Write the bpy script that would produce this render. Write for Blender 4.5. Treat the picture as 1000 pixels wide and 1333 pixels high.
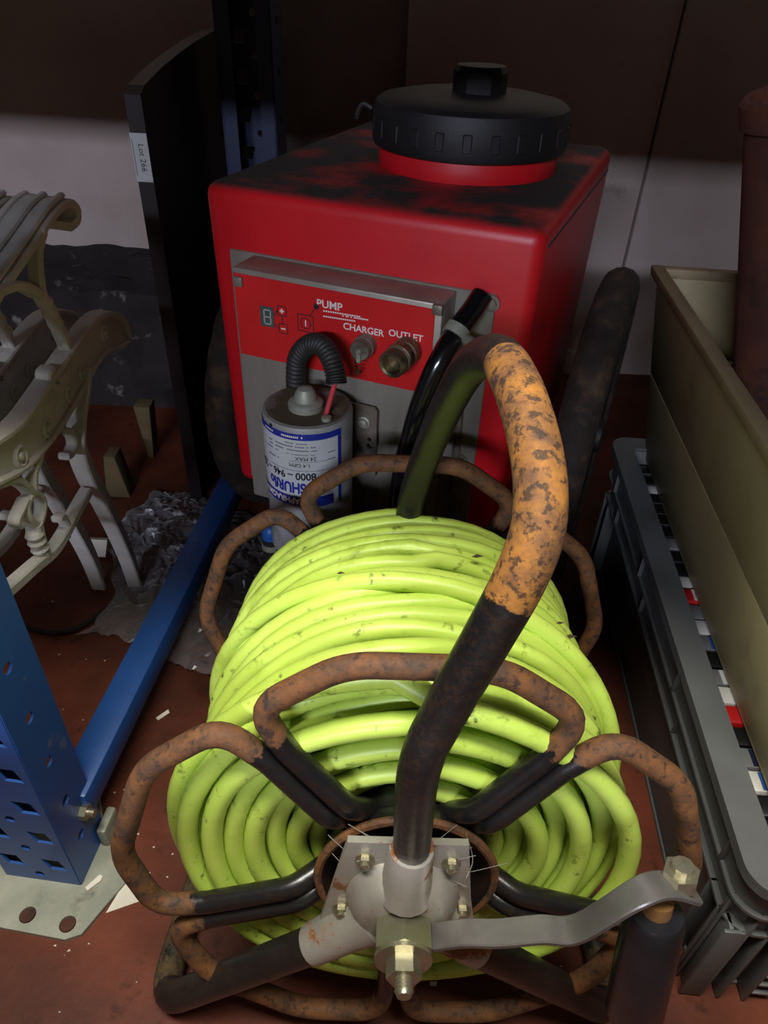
import bpy, bmesh, math, random
import numpy as np
from mathutils import Vector, Matrix, noise as mnoise
rnd = random.Random(7)
for o in list(bpy.data.objects): bpy.data.objects.remove(o)
S = bpy.context.scene; COL = S.collection
V = Vector
# ------------------------------------------------------------------ camera
FPX = 924.0; CAMH = 0.9
_d = np.array([-50/FPX, 1198/FPX, 1.0]); _d /= np.linalg.norm(_d)
_Z = -_d; _F = np.array([0, 0, 1.0]); _Y = _F-_F.dot(_Z)*_Z; _Y /= np.linalg.norm(_Y); _X = np.cross(_Y, _Z)
CM = np.array([_X, _Y, _Z]); CC = np.array([0, 0, CAMH])
def ray(px, py): return CM @ np.array([(px-500)/FPX, (py-666.5)/FPX, 1.0])
def at(px, py, **k):                    # where the ray through a photo pixel meets a plane x / y / z = const
    d = ray(px, py); (a, v), = k.items(); i = 'xyz'.index(a)
    return V(CC+(v-CC[i])/d[i]*d)
cam = bpy.data.cameras.new('camera'); co = bpy.data.objects.new('camera', cam); COL.objects.link(co)
r_, u_, b_ = CM @ [1, 0, 0], CM @ [0, -1, 0], CM @ [0, 0, -1]
co.matrix_world = Matrix(((r_[0], u_[0], b_[0], 0), (r_[1], u_[1], b_[1], 0), (r_[2], u_[2], b_[2], CAMH), (0, 0, 0, 1)))
cam.sensor_fit = 'VERTICAL'; cam.sensor_height = 36; cam.lens = 36*FPX/1333; cam.clip_start = 0.02
S.camera = co
# ------------------------------------------------------------------ light and exposure
w = bpy.data.worlds.new('world'); S.world = w; w.use_nodes = True
w.node_tree.nodes['Background'].inputs[0].default_value = (1.0, 0.86, 0.74, 1); w.node_tree.nodes['Background'].inputs[1].default_value = 0.065
def area(name, loc, target, sx, sy, power, col):
    l = bpy.data.lights.new(name, 'AREA'); l.shape = 'RECTANGLE'; l.size = sx; l.size_y = sy; l.energy = power; l.color = col
    o = bpy.data.objects.new(name, l); COL.objects.link(o); o.location = loc
    o.rotation_euler = (V(target)-V(loc)).to_track_quat('-Z', 'Y').to_euler()
area('aisle_tube_light', (-0.12, -0.04, 2.25), (0.0, 0.35, 0.3), 1.2, 0.28, 61, (1.0, 0.96, 0.88))
area('far_tube_light', (-0.9, -3.5, 2.12), (-0.1, 1.3, 0.5), 1.5, 0.16, 128, (0.76, 0.80, 1.0))
S.view_settings.view_transform = 'Standard'; S.view_settings.look = 'None'; S.view_settings.gamma = 1
S.view_settings.use_curve_mapping = False; S.view_settings.exposure = 0.0
# ------------------------------------------------------------------ materials
MATS = {}
def rgb(h):
    c = [int(h[i:i+2], 16)/255 for i in (0, 2, 4)]
    return tuple((x/12.92 if x <= .04045 else ((x+.055)/1.055)**2.4) for x in c)+(1,)
def mat(name, c1, c2=None, scale=20, rough=.5, metal=0, bump=0, bscale=None, dirt=None, spec=.5, top=None, rust=None, wave=None, alpha=None, coat=0, emit=None, stretch=None, specks=None):
    """c1/c2 mottled by noise; dirt=(colour, scale, lo, hi) patches; top=(colour, lo, hi) grime lying on upward faces, on red_plastic also painted shade;
    rust=(c, c, scale) laid where the mesh attribute 'wear' says"""
    m = bpy.data.materials.new(name); m.use_nodes = True; nt = m.node_tree; N = nt.nodes; L = nt.links; bs = N['Principled BSDF']
    tc = N.new('ShaderNodeTexCoord'); co_ = tc.outputs['Object']
    if stretch:
        mp = N.new('ShaderNodeMapping'); mp.inputs['Scale'].default_value = stretch; L.new(co_, mp.inputs[0]); co_ = mp.outputs[0]
    def nz(sc, det=5, ro=.6):
        n = N.new('ShaderNodeTexNoise'); n.inputs['Scale'].default_value = sc; n.inputs['Detail'].default_value = det; n.inputs['Roughness'].default_value = ro
        L.new(co_, n.inputs['Vector']); return n.outputs['Fac']
    def ramp(src, lo, hi):
        r = N.new('ShaderNodeMapRange'); r.inputs[1].default_value = lo; r.inputs[2].default_value = hi; r.clamp = True; L.new(src, r.inputs[0]); return r.outputs[0]
    def mix(f, a, b):
        x = N.new('ShaderNodeMix'); x.data_type = 'RGBA'
        if isinstance(f, float): x.inputs[0].default_value = f
        else: L.new(f, x.inputs[0])
        for i, q in ((6, a), (7, b)):
            if isinstance(q, tuple): x.inputs[i].default_value = q
            else: L.new(q, x.inputs[i])
        return x.outputs[2]
    def mth(op, a, b):
        x = N.new('ShaderNodeMath'); x.operation = op
        for i, q in ((0, a), (1, b)):
            if isinstance(q, (int, float)): x.inputs[i].default_value = q
            else: L.new(q, x.inputs[i])
        return x.outputs[0]
    c1 = rgb(c1) if isinstance(c1, str) else c1
    cur = c1
    if c2: cur = mix(ramp(nz(scale), .35, .65), c1, rgb(c2) if isinstance(c2, str) else c2)
    rg = rough
    for dd in (dirt if isinstance(dirt, list) else [dirt] if dirt else []):
        cur = mix(ramp(nz(dd[1], 8, .65), dd[2], dd[3]), cur, rgb(dd[0]))
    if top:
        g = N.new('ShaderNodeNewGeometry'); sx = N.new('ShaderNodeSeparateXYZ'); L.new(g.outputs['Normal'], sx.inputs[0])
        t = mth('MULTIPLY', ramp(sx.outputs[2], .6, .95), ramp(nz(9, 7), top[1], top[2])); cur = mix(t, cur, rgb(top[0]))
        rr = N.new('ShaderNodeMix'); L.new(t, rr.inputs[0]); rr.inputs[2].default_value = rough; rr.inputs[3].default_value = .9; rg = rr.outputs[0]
    mt = metal
    if rust:
        at_ = N.new('ShaderNodeAttribute'); at_.attribute_name = 'wear'
        k = mth('ADD', at_.outputs['Fac'], mth('MULTIPLY', mth('SUBTRACT', nz(rust[2], 8, .7), .5), 1.5))
        f = ramp(k, .47, .55); rc = mix(ramp(nz(rust[2]*1.7, 6, .7), .38, .62), rgb(rust[0]), rgb(rust[1])); cur = mix(f, cur, rc)
        if specks: cur = mix(mth('MULTIPLY', ramp(nz(specks[1], 8, .7), specks[2], specks[3]), .85), cur, rgb(specks[0]))
        rr = N.new('ShaderNodeMix'); L.new(f, rr.inputs[0]); rr.inputs[2].default_value = rough; rr.inputs[3].default_value = .78; rg = rr.outputs[0]
        mt = mth('MULTIPLY', mth('SUBTRACT', 1.0, f), metal)
    for sock, v_ in (('Base Color', cur), ('Roughness', rg), ('Metallic', mt)):
        if isinstance(v_, (tuple, float, int)): bs.inputs[sock].default_value = v_
        else: L.new(v_, bs.inputs[sock])
    bs.inputs['Specular IOR Level'].default_value = spec; bs.inputs['Coat Weight'].default_value = coat
    if bump:
        b = N.new('ShaderNodeBump'); b.inputs['Strength'].default_value = bump; b.inputs['Distance'].default_value = .002
        L.new(nz(bscale or scale*4, 6), b.inputs['Height']); L.new(b.outputs[0], bs.inputs['Normal'])
    if alpha is not None: bs.inputs['Alpha'].default_value = alpha
    if emit: bs.inputs['Emission Color'].default_value = rgb(emit[0]); bs.inputs['Emission Strength'].default_value = emit[1]
    MATS[name] = m; return m
mat('floor_paint', '6a3523', '4f2718', 6, .55, bump=.35, bscale=60, dirt=[('33201a', 3.5, .46, .72), ('a08a78', 70, .72, .76), ('3c1c12', 25, .58, .7)], spec=.22)
mat('wall_paint', 'b9aaa2', 'a8998f', 3, .85, bump=.25, bscale=25, dirt=('6f625a', 5, .64, .8))
mat('wall_brick', '8d8178', '796c62', 6, .9, bump=.5, bscale=18, dirt=('b9b4b4', 6, .62, .72))
mat('ledge_dust', '2b2522', '1a1614', 14, .95, bump=.8, bscale=30, dirt=('77706a', 20, .6, .7))
mat('red_plastic', 'c3121c', 'b30f19', 5, .42, bump=.12, bscale=40, dirt=('4e0d10', 18, .68, .8), top=('1f1712', .22, .50))  # top: real grime, spread wider to paint in the shade under the shelf
mat('red_panel', 'c21f1f', 'b61a1c', 8, .38, bump=.05, dirt=('7a1a18', 30, .66, .8))
mat('red_neck', 'c3121c', 'a80f19', 8, .45)
mat('lid_black', '0d0c0e', '0a090b', 20, .6, bump=.2)
mat('rubber', '161412', '1e1a16', 30, .8, bump=.3)
mat('tyre_rubber', '2b2118', '191410', 40, .85, bump=.4, dirt=('54412a', 25, .5, .75))
mat('steel', '9c978b', '837d70', 10, .42, .45, bump=.08, dirt=('3c3428', 12, .58, .8), stretch=(1, 1, .15))
mat('steel_dirty', '8b8476', '6b6357', 16, .5, .4, bump=.2, dirt=('3a3022', 18, .5, .7))
mat('galv', '9fa08f', '878a7c', 18, .55, .35, bump=.15, dirt=[('5d5748', 25, .6, .75), ('46341f', 60, .68, .75)])
mat('motor_grey', 'a2a5a6', '91928f', 12, .5, .3, bump=.1, dirt=('4d483c', 20, .56, .75), top=('4f4630', .30, .5))
mat('label_white', 'bfc1c4', 'adb3b0', 10, .35)
mat('label_blue', '1d2a86', None, 10, .4)
mat('ink_black', '15151a', None, 10, .6)
mat('ink_white', 'd8cdc6', None, 10, .6)
mat('ink_grey', '565a60', None, 10, .6)
mat('lcd', '4a5550', '404a46', 10, .25)
mat('lcd_segment', '8e9890', None, 10, .4)
mat('conduit', '1c1c1b', '282724', 40, .6, bump=.2)
mat('red_wire', 'c03a44', None, 10, .5)
mat('brass', '8f8263', '6f654c', 20, .4, .8, dirt=('2d2618', 30, .52, .68))
mat('black_hose', '0d0d10', None, 10, .16, spec=.7, dirt=('3b3226', 25, .6, .78))
mat('blue_cap', '1f5fae', None, 10, .4)
mat('hose_lime', 'c2da62', 'b4cf50', 9, .40, bump=.12, bscale=90, dirt=[('7d8f26', 14, .56, .78), ('33371a', 60, .60, .72), ('23230f', 11, .66, .76)], spec=.45)
mat('tube_black', '141416', '1c1b1b', 25, .28, bump=.15, rust=('4a321e', '74481f', 30), specks=('241a13', 110, .52, .62), spec=.6)
mat('tube_base', '1b1a19', '262320', 25, .38, bump=.3, rust=('43351f', '584527', 40), specks=('221a12', 110, .52, .62), spec=.5)
mat('handle_tube', '121111', '1c1a19', 30, .42, bump=.35, rust=('a06a26', '5f3f26', 17), specks=('2a1e16', 150, .50, .58))
mat('cast_bracket', 'aeaaa0', '989388', 14, .45, .45, bump=.25, rust=('8a4f1f', '6a4a2c', 30))
mat('nut_plated', 'b5b098', '9a967f', 14, .32, .85, bump=.1, dirt=('6b5330', 22, .6, .75))
mat('crank_steel', '827f7a', '686561', 14, .38, .6, bump=.15, dirt=('3a342c', 15, .55, .75))
mat('grip_black', '17181d', '202128', 20, .3, bump=.15, spec=.7, dirt=('3a3936', 30, .62, .75))
mat('grip_foam', '8a6030', '6a4a26', 30, .9, bump=.3)
mat('rack_blue', '1f4f93', '2a4a86', 8, .40, bump=.1, dirt=[('52617d', 30, .64, .72), ('22314f', 7, .55, .75)])
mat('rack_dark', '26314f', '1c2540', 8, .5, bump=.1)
mat('beam_blue', '1d4c8e', '1a437d', 8, .42, bump=.1, dirt=('6b6253', 9, .60, .76))
mat('shelf_wood', '8a7458', '7a6448', 6, .8)
mat('iron_white', 'c6c4bd', 'aeaba2', 14, .55, bump=.35, bscale=60, dirt=[('75603c', 13, .60, .76), ('8a5a1e', 9, .68, .76), ('1f1c1a', 45, .70, .74)])
mat('dark_wood', '1c1010', '130b0b', 6, .6, stretch=(1, 1, .1))
mat('offcut_wood', '5f5030', '4a3d24', 10, .8, bump=.2)
mat('crate_grey', '5b5d5c', '535554', 8, .42, bump=.12, bscale=120, dirt=('47443f', 8, .6, .8))
mat('crate_beige', '9c8f66', '8d815c', 5, .55, bump=.1, dirt=('6f6242', 7, .6, .8))
mat('crate_lip', '8f7f5c', '7d6e50', 12, .6, bump=.15, dirt=('5a4c34', 20, .6, .75))
mat('sticker', '6c6e6a', None, 10, .5)
mat('rust_brown', '5b2e1a', '3b1d12', 10, .85, bump=.5, dirt=('22110c', 14, .55, .7))
for n, c in dict(black='141416', white='c9c7bf', red='b01a1c', grey='6d6e6e', blue='2f4f86', navy='1b2238').items():
    mat('case_'+n, c, None, 10, .32, dirt=('55524c', 30, .70, .8))
mat('paper', 'd8d2c4', 'cbc4b2', 20, .8)
mat('dark_metal', '101012', None, 10, .6)
mat('cobweb', '9a968c', None, 10, .9)
mat('leaf_dry', '4a3a22', '2d2415', 40, .9)
def film_mat():
    m = bpy.data.materials.new('plastic_film'); m.use_nodes = True; nt = m.node_tree; N = nt.nodes; L = nt.links; N.clear()
    out = N.new('ShaderNodeOutputMaterial'); t = N.new('ShaderNodeBsdfTransparent'); p = N.new('ShaderNodeBsdfPrincipled'); mx = N.new('ShaderNodeMixShader')
    p.inputs['Base Color'].default_value = (.75, .76, .78, 1); p.inputs['Roughness'].default_value = .14; p.inputs['Specular IOR Level'].default_value = 1.0
    fr = N.new('ShaderNodeFresnel'); fr.inputs[0].default_value = 1.6; ad = N.new('ShaderNodeMath'); ad.operation = 'ADD'; ad.inputs[1].default_value = .10; ad.use_clamp = True
    L.new(fr.outputs[0], ad.inputs[0]); L.new(ad.outputs[0], mx.inputs[0]); L.new(t.outputs[0], mx.inputs[1]); L.new(p.outputs[0], mx.inputs[2]); L.new(mx.outputs[0], out.inputs[0])
    MATS['plastic_film'] = m
film_mat()
# ------------------------------------------------------------------ geometry helpers
PM = {}
class MB:
    def __init__(s): s.v = []; s.f = []; s.w = []
    def add(s, vs, fs, wear=0.0):
        o = len(s.v); s.v += [V(p) for p in vs]; s.f += [tuple(i+o for i in f) for f in fs]
        s.w += list(wear) if hasattr(wear, '__len__') else [wear]*len(vs); return s
    def sweep(s, path, sec, wear=None, closed=False, caps=True, up=None, scale=None):
        """sec: 2D section points; path: points; parallel-transported frame (or fixed 'up' normal)"""
        P = [V(p) for p in path]; n = len(P); k = len(sec); vs = []; ws = []
        T = []
        for i in range(n):
            a = P[(i-1) % n] if (closed or i > 0) else P[i]; b = P[(i+1) % n] if (closed or i < n-1) else P[i]
            t = b-a; T.append(t.normalized() if t.length > 1e-9 else V((0, 0, 1)))
        nrm = V(up) if up else (V((0, 0, 1)) if abs(T[0].z) < .9 else V((1, 0, 0)))
        nrm = (nrm-nrm.dot(T[0])*T[0]).normalized()
        for i in range(n):
            if up: nrm = V(up)
            nrm = (nrm-nrm.dot(T[i])*T[i]).normalized(); bn = T[i].cross(nrm)
            q = scale[i] if scale else 1
            for (a, b) in sec: vs.append(P[i]+(nrm*a+bn*b)*q)
            ws += [wear[i] if wear else 0.0]*k
        fs = []
        m = n if closed else n-1
        for i in range(m):
            j = (i+1) % n
            for c in range(k):
                d = (c+1) % k; fs.append((i*k+c, i*k+d, j*k+d, j*k+c))
        if caps and not closed: fs.append(tuple(range(k-1, -1, -1))); fs.append(tuple((n-1)*k+c for c in range(k)))
        return s.add(vs, fs, ws)
    def tube(s, path, r, seg=12, **k):
        return s.sweep(path, [(r*math.cos(2*math.pi*i/seg), r*math.sin(2*math.pi*i/seg)) for i in range(seg)], **k)
    def lathe(s, prof, mtx=None, seg=32, wear=0.0, ang=None):
        """prof: (r, h) list, around local Z"""
        mtx = mtx or Matrix(); vs = []; fs = []; k = len(prof)
        for i in range(seg):
            a = 2*math.pi*i/seg
            for (r, h) in prof: vs.append(mtx @ V((r*math.cos(a), r*math.sin(a), h)))
        for i in range(seg):
            j = (i+1) % seg
            for c in range(k-1): fs.append((i*k+c, j*k+c, j*k+c+1, i*k+c+1))
        if prof[0][0] > 1e-6: fs.append(tuple(i*k for i in range(seg-1, -1, -1)))
        if prof[-1][0] > 1e-6: fs.append(tuple(i*k+k-1 for i in range(seg)))
        return s.add(vs, fs, wear)
    def box(s, lo, hi, mtx=None, bev=0, seg=2, taper=None):
        bm = bmesh.new(); bmesh.ops.create_cube(bm, size=1)
        lo = V(lo); hi = V(hi)
        for q in bm.verts: q.co = V([lo[i]+(q.co[i]+.5)*(hi[i]-lo[i]) for i in range(3)])
        if taper:
            for q in bm.verts: q.co = taper(q.co)
        if bev: bmesh.ops.bevel(bm, geom=list(bm.edges), offset=bev, segments=seg, profile=.5, affect='EDGES', clamp_overlap=True)
        bm.verts.index_update(); m = mtx or Matrix()
        s.add([m @ q.co for q in bm.verts], [tuple(q.index for q in f.verts) for f in bm.faces]); bm.free(); return s
    def prism(s, poly, h, mtx=None):
        n = len(poly); m = mtx or Matrix()
        vs = [m @ V((p[0], p[1], 0)) for p in poly]+[m @ V((p[0], p[1], h)) for p in poly]
        fs = [tuple(range(n-1, -1, -1)), tuple(range(n, 2*n))]+[(i, (i+1) % n, n+(i+1) % n, n+i) for i in range(n)]
        return s.add(vs, fs)
    def data(s, name, inv=None, smooth=True, angle=35):
        me = bpy.data.meshes.new(name)
        me.from_pydata([tuple((inv @ p) if inv else p) for p in s.v], [], s.f); me.validate()
        bm = bmesh.new(); bm.from_mesh(me); bmesh.ops.recalc_face_normals(bm, faces=bm.faces)
        if smooth:
            for f in bm.faces: f.smooth = True
            for e in bm.edges:
                if len(e.link_faces) == 2 and e.calc_face_angle(0) > math.radians(angle): e.smooth = False
        bm.to_mesh(me); bm.free()
        a = me.attributes.new('wear', 'FLOAT', 'POINT')
        if len(me.vertices) == len(s.w): a.data.foreach_set('value', s.w)
        return me
def tag(o, label=None, cat=None, group=None, kind=None):
    for k, v_ in (('label', label), ('category', cat), ('group', group), ('kind', kind)):
        if v_: o[k] = v_
    return o
def thing(name, loc, label, cat, rz=0, group=None, kind=None):
    o = bpy.data.objects.new(name, None); COL.objects.link(o); o.location = loc; o.rotation_euler = (0, 0, rz); o.empty_display_size = .05
    PM[o] = Matrix.Translation(V(loc)) @ Matrix.Rotation(rz, 4, 'Z')
    return tag(o, label, cat, group, kind)
def obj(name, mb, m, parent=None, label=None, cat=None, group=None, kind=None, local=False, smooth=True, angle=35):
    """mb in world space unless local (already in the parent's frame)"""
    inv = PM[parent].inverted() if (parent is not None and not local) else None
    me = mb.data(name, inv, smooth, angle); me.materials.append(MATS[m])
    o = bpy.data.objects.new(name, me); COL.objects.link(o)
    if parent is not None: o.parent = parent; PM[o] = PM[parent]
    else: PM[o] = Matrix()
    return tag(o, label, cat, group, kind)
def origin(o, loc, rz=0):                       # give a one-mesh thing its origin at its base
    m = Matrix.Translation(V(loc)) @ Matrix.Rotation(rz, 4, 'Z')
    o.data.transform(m.inverted()); o.location = loc; o.rotation_euler = (0, 0, rz); return o
def catmull(P, n=8, closed=False):
    P = [V(p) for p in P]; out = []; L_ = len(P)
    for i in range(L_ if closed else L_-1):
        p0 = P[(i-1) % L_] if closed or i > 0 else 2*P[0]-P[1]; p1 = P[i]; p2 = P[(i+1) % L_]
        p3 = P[(i+2) % L_] if closed or i < L_-2 else 2*P[-1]-P[-2]
        for k in range(n):
            t = k/n
            out.append(.5*((2*p1)+(p2-p0)*t+(2*p0-5*p1+4*p2-p3)*t*t+(3*p1-p0-3*p2+p3)*t**3))
    if not closed: out.append(P[-1])
    return out
def fillet(P, rad, n=7, step=None):
    P = [V(p) for p in P]; R = rad if isinstance(rad, (list, tuple)) else [rad]*len(P); out = [P[0]]
    for i in range(1, len(P)-1):
        a = (P[i-1]-P[i]); b = (P[i+1]-P[i]); la, lb = a.length, b.length; a.normalize(); b.normalize()
        ang = a.angle(b); d = min(R[i]/math.tan(ang/2), la*.49, lb*.49); p1 = P[i]+a*d; p2 = P[i]+b*d
        for k in range(n+1):
            t = k/n; out.append((1-t)**2*p1+2*t*(1-t)*P[i]+t*t*p2)
    out.append(P[-1])
    if step:
        o2 = [out[0]]
        for a, b in zip(out, out[1:]):
            m = max(1, int((b-a).length/step))
            o2 += [a.lerp(b, (k+1)/m) for k in range(m)]
        out = o2
    return out
def rect(wd, ht, bv=0):
    a, b = wd/2, ht/2
    if not bv: return [(-a, -b), (a, -b), (a, b), (-a, b)]
    return [(-a+bv, -b), (a-bv, -b), (a, -b+bv), (a, b-bv), (a-bv, b), (-a+bv, b), (-a, b-bv), (-a, -b+bv)]
def holed(outer, holes, thick):
    """flat plate with real holes: 2D filled curve -> verts/faces (z 0..thick)"""
    cu = bpy.data.curves.new('tmp', 'CURVE'); cu.dimensions = '2D'; cu.fill_mode = 'BOTH'; cu.extrude = thick/2
    for poly in [outer]+holes:
        sp = cu.splines.new('POLY'); sp.points.add(len(poly)-1); sp.use_cyclic_u = True
        for i, p in enumerate(poly): sp.points[i].co = (p[0], p[1], 0, 1)
    o = bpy.data.objects.new('tmp', cu); me = bpy.data.meshes.new_from_object(o)
    vs = [V((q.co.x, q.co.y, q.co.z+thick/2)) for q in me.vertices]; fs = [tuple(f.vertices) for f in me.polygons]
    bpy.data.objects.remove(o); bpy.data.curves.remove(cu); bpy.data.meshes.remove(me); return vs, fs
def circ(cx, cy, r, n=14, sy=1): return [(cx+r*math.cos(2*math.pi*i/n), cy+sy*r*math.sin(2*math.pi*i/n)) for i in range(n)]
def hexa(r): return [(r*math.cos(math.pi/3*i), r*math.sin(math.pi/3*i)) for i in range(6)]
def text(s, size, align='CENTER', bold=0.0):
    cu = bpy.data.curves.new('tmp', 'FONT'); cu.body = s; cu.size = size; cu.align_x = align; cu.resolution_u = 3; cu.offset = bold
    o = bpy.data.objects.new('tmp', cu); me = bpy.data.meshes.new_from_object(o)
    vs = [(q.co.x, q.co.y) for q in me.vertices]; fs = [tuple(f.vertices) for f in me.polygons]
    bpy.data.objects.remove(o); bpy.data.curves.remove(cu); bpy.data.meshes.remove(me); return vs, fs
def axes(origin_, z, x=None):                   # matrix whose local Z points along z
    z = V(z).normalized(); x = V(x) if x else (V((1, 0, 0)) if abs(z.x) < .9 else V((0, 1, 0)))
    x = (x-x.dot(z)*z).normalized(); y = z.cross(x)
    m = Matrix((x, y, z)).transposed().to_4x4(); m.translation = V(origin_); return m

# ================================================================== the setting
m = MB(); m.box((-4, -4.5, -.05), (4, 1.95, 0)); obj('floor', m, 'floor_paint', kind='structure')
m = MB(); m.box((-4, 1.9, 0), (4, 2.0, 2.6)); wb = obj('wall_back', m, 'wall_brick', kind='structure')
for nm, (a, b, t) in (('wall_board', (-4, -.34, .02)), ('wall_board', (.008, .592, .035)), ('wall_board', (.596, 4, .045))):
    m = MB(); m.box((a, 1.9-t, 0), (b, 1.9, 2.6), bev=.003); obj(nm, m, 'wall_paint', wb)
m = MB(); m.box((-3, -.95, 0), (3, -.80, .86)); obj('aisle_shade_blocker', m, 'wall_brick', kind='structure')  # unseen low block, added to keep the far lamp off the floor
m = MB(); m.box((.0, 1.84, 0), (.60, 1.865, .07), bev=.004); obj('baseboard_back', m, 'wall_paint', kind='structure')
# low rough ledge against the back wall
m = MB(); nx, ny = 40, 10; vs = []; fs = []
for j in range(ny+1):
    for i in range(nx+1):
        x = -1.7+1.28*i/nx; y = 1.56+.32*j/ny; vs.append((x, y, .29+.025*mnoise.noise(V((x*9, y*9, 0)))+.02*mnoise.noise(V((x*25, y*25, 3)))))
for j in range(ny):
    for i in range(nx): a = j*(nx+1)+i; fs.append((a, a+1, a+nx+2, a+nx+1))
b0 = len(vs); vs += [(-1.7, 1.56, 0), (-.42, 1.56, 0), (-.42, 1.88, 0), (-1.7, 1.88, 0)]
fs += [tuple([b0, b0+1]+[i for i in range(nx, -1, -1)]), tuple([b0+1, b0+2]+[j*(nx+1)+nx for j in range(ny, -1, -1)]), tuple([b0+2, b0+3]+[ny*(nx+1)+i for i in range(nx+1)]), tuple([b0+3, b0]+[j*(nx+1) for j in range(ny+1)])]
m.add(vs, fs); obj('trim_1', m, 'ledge_dust', kind='structure')

# ================================================================== pallet rack
RZ = math.radians(-5.5)
rack = thing('pallet_rack', (-.395, .40, 0), 'blue steel pallet rack upright frame with galvanised foot plate', 'rack', RZ)
RL = PM[rack]; RI = RL.inverted()
def rk(px, py, **k): return RI @ at(px, py, **k)
def plane_hit(px, py, M_, axis, val):           # pixel -> local point on the plane local[axis] = val of frame M_
    inv = M_.inverted(); o = inv @ V(CC); d = (inv.to_3x3()) @ V(ray(px, py)); t = (val-o[axis])/d[axis]; return o+d*t
PW, PD, PH = .094, .07, 1.7
def slot(cx, cz): return [(cx-.0145, cz+.011), (cx+.0075, cz+.011), (cx+.0135, cz-.011), (cx-.0075, cz-.011)]
fh = []; z0 = .05
k = 0
while z0 < PH-.08:
    for cx, dz in ((-.026, .0), (.026, .0)): fh.append([(x, z) for x, z in slot(cx, z0+dz)])
    fh.append(circ(0, z0-.028, .006, 10)); z0 += .062
sh = [circ(.03, z, .0065, 12) for z in np.arange(.07, PH-.05, .075)]
def post(name, M_, matname, front_h=fh, side_h=sh, par=None):
    vs, fs = holed([(-PW/2, .006), (PW/2, .006), (PW/2, PH), (-PW/2, PH)], front_h, .003)
    mb = MB(); B = M_ @ Matrix(((1, 0, 0, 0), (0, 0, 1, 0), (0, 1, 0, 0), (0, 0, 0, 1)))   # (x, z, depth)
    mb.add([B @ p for p in vs], fs)
    vs, fs = holed([(.001, .006), (PD, .006), (PD, PH), (.001, PH)], side_h, .003)
    for sx in (-1, 1):
        Bs = M_ @ Matrix(((0, 0, 1, sx*(PW/2)-.0015), (1, 0, 0, 0), (0, 1, 0, 0), (0, 0, 0, 1))); mb.add([Bs @ p for p in vs], fs)
        mb.box((sx*(PW/2)-.0015 if sx < 0 else .022, PD-.003, .006), (-.022 if sx < 0 else PW/2, PD, PH), M_)
    return obj(name, mb, matname, rack, local=True, smooth=False)
post('upright', Matrix(), 'rack_blue')
rearM = Matrix.Translation((.030, 1.02, 0)) 
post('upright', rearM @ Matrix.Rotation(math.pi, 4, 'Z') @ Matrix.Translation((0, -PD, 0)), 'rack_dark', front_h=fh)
# foot plate with bolt holes
pl = []
for p in ((-20, 1200), (84, 1223), (106, 1216), (163, 1148), (161, 1072), (134, 1064)):
    q = plane_hit(p[0], p[1], RL, 2, .006); pl.append((q.x, q.y))
pl = [(-.12, pl[0][1])]+pl[1:]+[(pl[-1][0]-.02, .12), (-.12, .12)]
hs = []
for p in ((36, 1191), (88, 1203)):
    q = plane_hit(p[0], p[1], RL, 2, .006); hs.append(circ(q.x, q.y, .0095, 16))
vs, fs = holed(pl, hs, .006); m = MB(); m.add(vs, fs); fp = obj('foot_plate', m, 'galv', rack, label='galvanised steel foot plate', local=True, smooth=False)
for p in ((36, 1191), (88, 1203)):
    q = plane_hit(p[0], p[1], RL, 2, .002); m = MB(); m.lathe([(0, 0), (.0085, 0), (.0085, .002), (0, .002)], Matrix.Translation((q.x, q.y, .001))); obj('hole_rust', m, 'rust_brown', fp, local=True)
m = MB(); m.box((.050, .050, .006), (.062, .085, .040), bev=.003); m.box((.055, .075, .006), (.085, .078, .022), bev=.001); obj('foot_bracket', m, 'galv', rack, local=True)
# brace rail between the uprights
m = MB(); m.box((.012, .05, .075), (.055, 1.0, .118), bev=.005); obj('brace', m, 'beam_blue', rack, local=True)
m = MB(); m.prism(hexa(.010), .008, Matrix.Translation((.0485, .045, .095)) @ Matrix.Rotation(math.pi/2, 4, 'Y')); m.lathe([(0, 0), (.005, 0), (.005, .016), (0, .016)], Matrix.Translation((.0485, .045, .095)) @ Matrix.Rotation(math.pi/2, 4, 'Y'), 12); obj('bolt', m, 'nut_plated', rack, local=True, smooth=False)
# diagonal brace high up, load beam and shelf deck over the bay
m = MB(); m.box((-2.3, 0.02, .972), (2.3, .06, 1.235), bev=.004); obj('load_beam', m, 'rack_blue', rack, local=True)
m = MB(); m.box((-2.3, 1.03, 1.14), (2.3, 1.07, 1.24), bev=.004); obj('load_beam', m, 'rack_blue', rack, local=True)
m = MB(); m.box((-2.3, .01, 1.24), (2.3, 1.09, 1.265)); obj('shelf_deck', m, 'shelf_wood', rack, local=True)

# ================================================================== trolley with red tank
TY = math.radians(-20.6); TO = V((-.041, .858, 0))
tr = thing('water_tank_trolley', TO, 'red plastic water tank trolley with black lid, pump and control panel', 'trolley', TY)
TM = PM[tr]
def ml(px, py, yl): return plane_hit(px, py, TM, 1, yl)
BW, BD, BZ0, BZ1 = .432, .52, .235, .682
def tpr(c):
    k_ = 1-.03*(BZ1-c.z)/(BZ1-BZ0); return V((c.x*k_, c.y, c.z))
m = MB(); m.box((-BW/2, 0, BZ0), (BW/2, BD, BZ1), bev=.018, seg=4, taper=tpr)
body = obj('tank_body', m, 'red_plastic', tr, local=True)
m = MB(); m.tube([(BW/2-.0005, .02, .66), (BW/2-.0005, .26, .655), (BW/2-.0005, .5, .65)], .0018, 6); obj('seam', m, 'ink_black', body, local=True)
LC = V((.046, .265, .006))
m = MB(); m.lathe([(.118, .663), (.122, .668), (.124, .69), (.12, .71), (.118, .72)], Matrix.Translation(LC), 48); obj('filler_neck', m, 'red_neck', tr, local=True)
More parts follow.
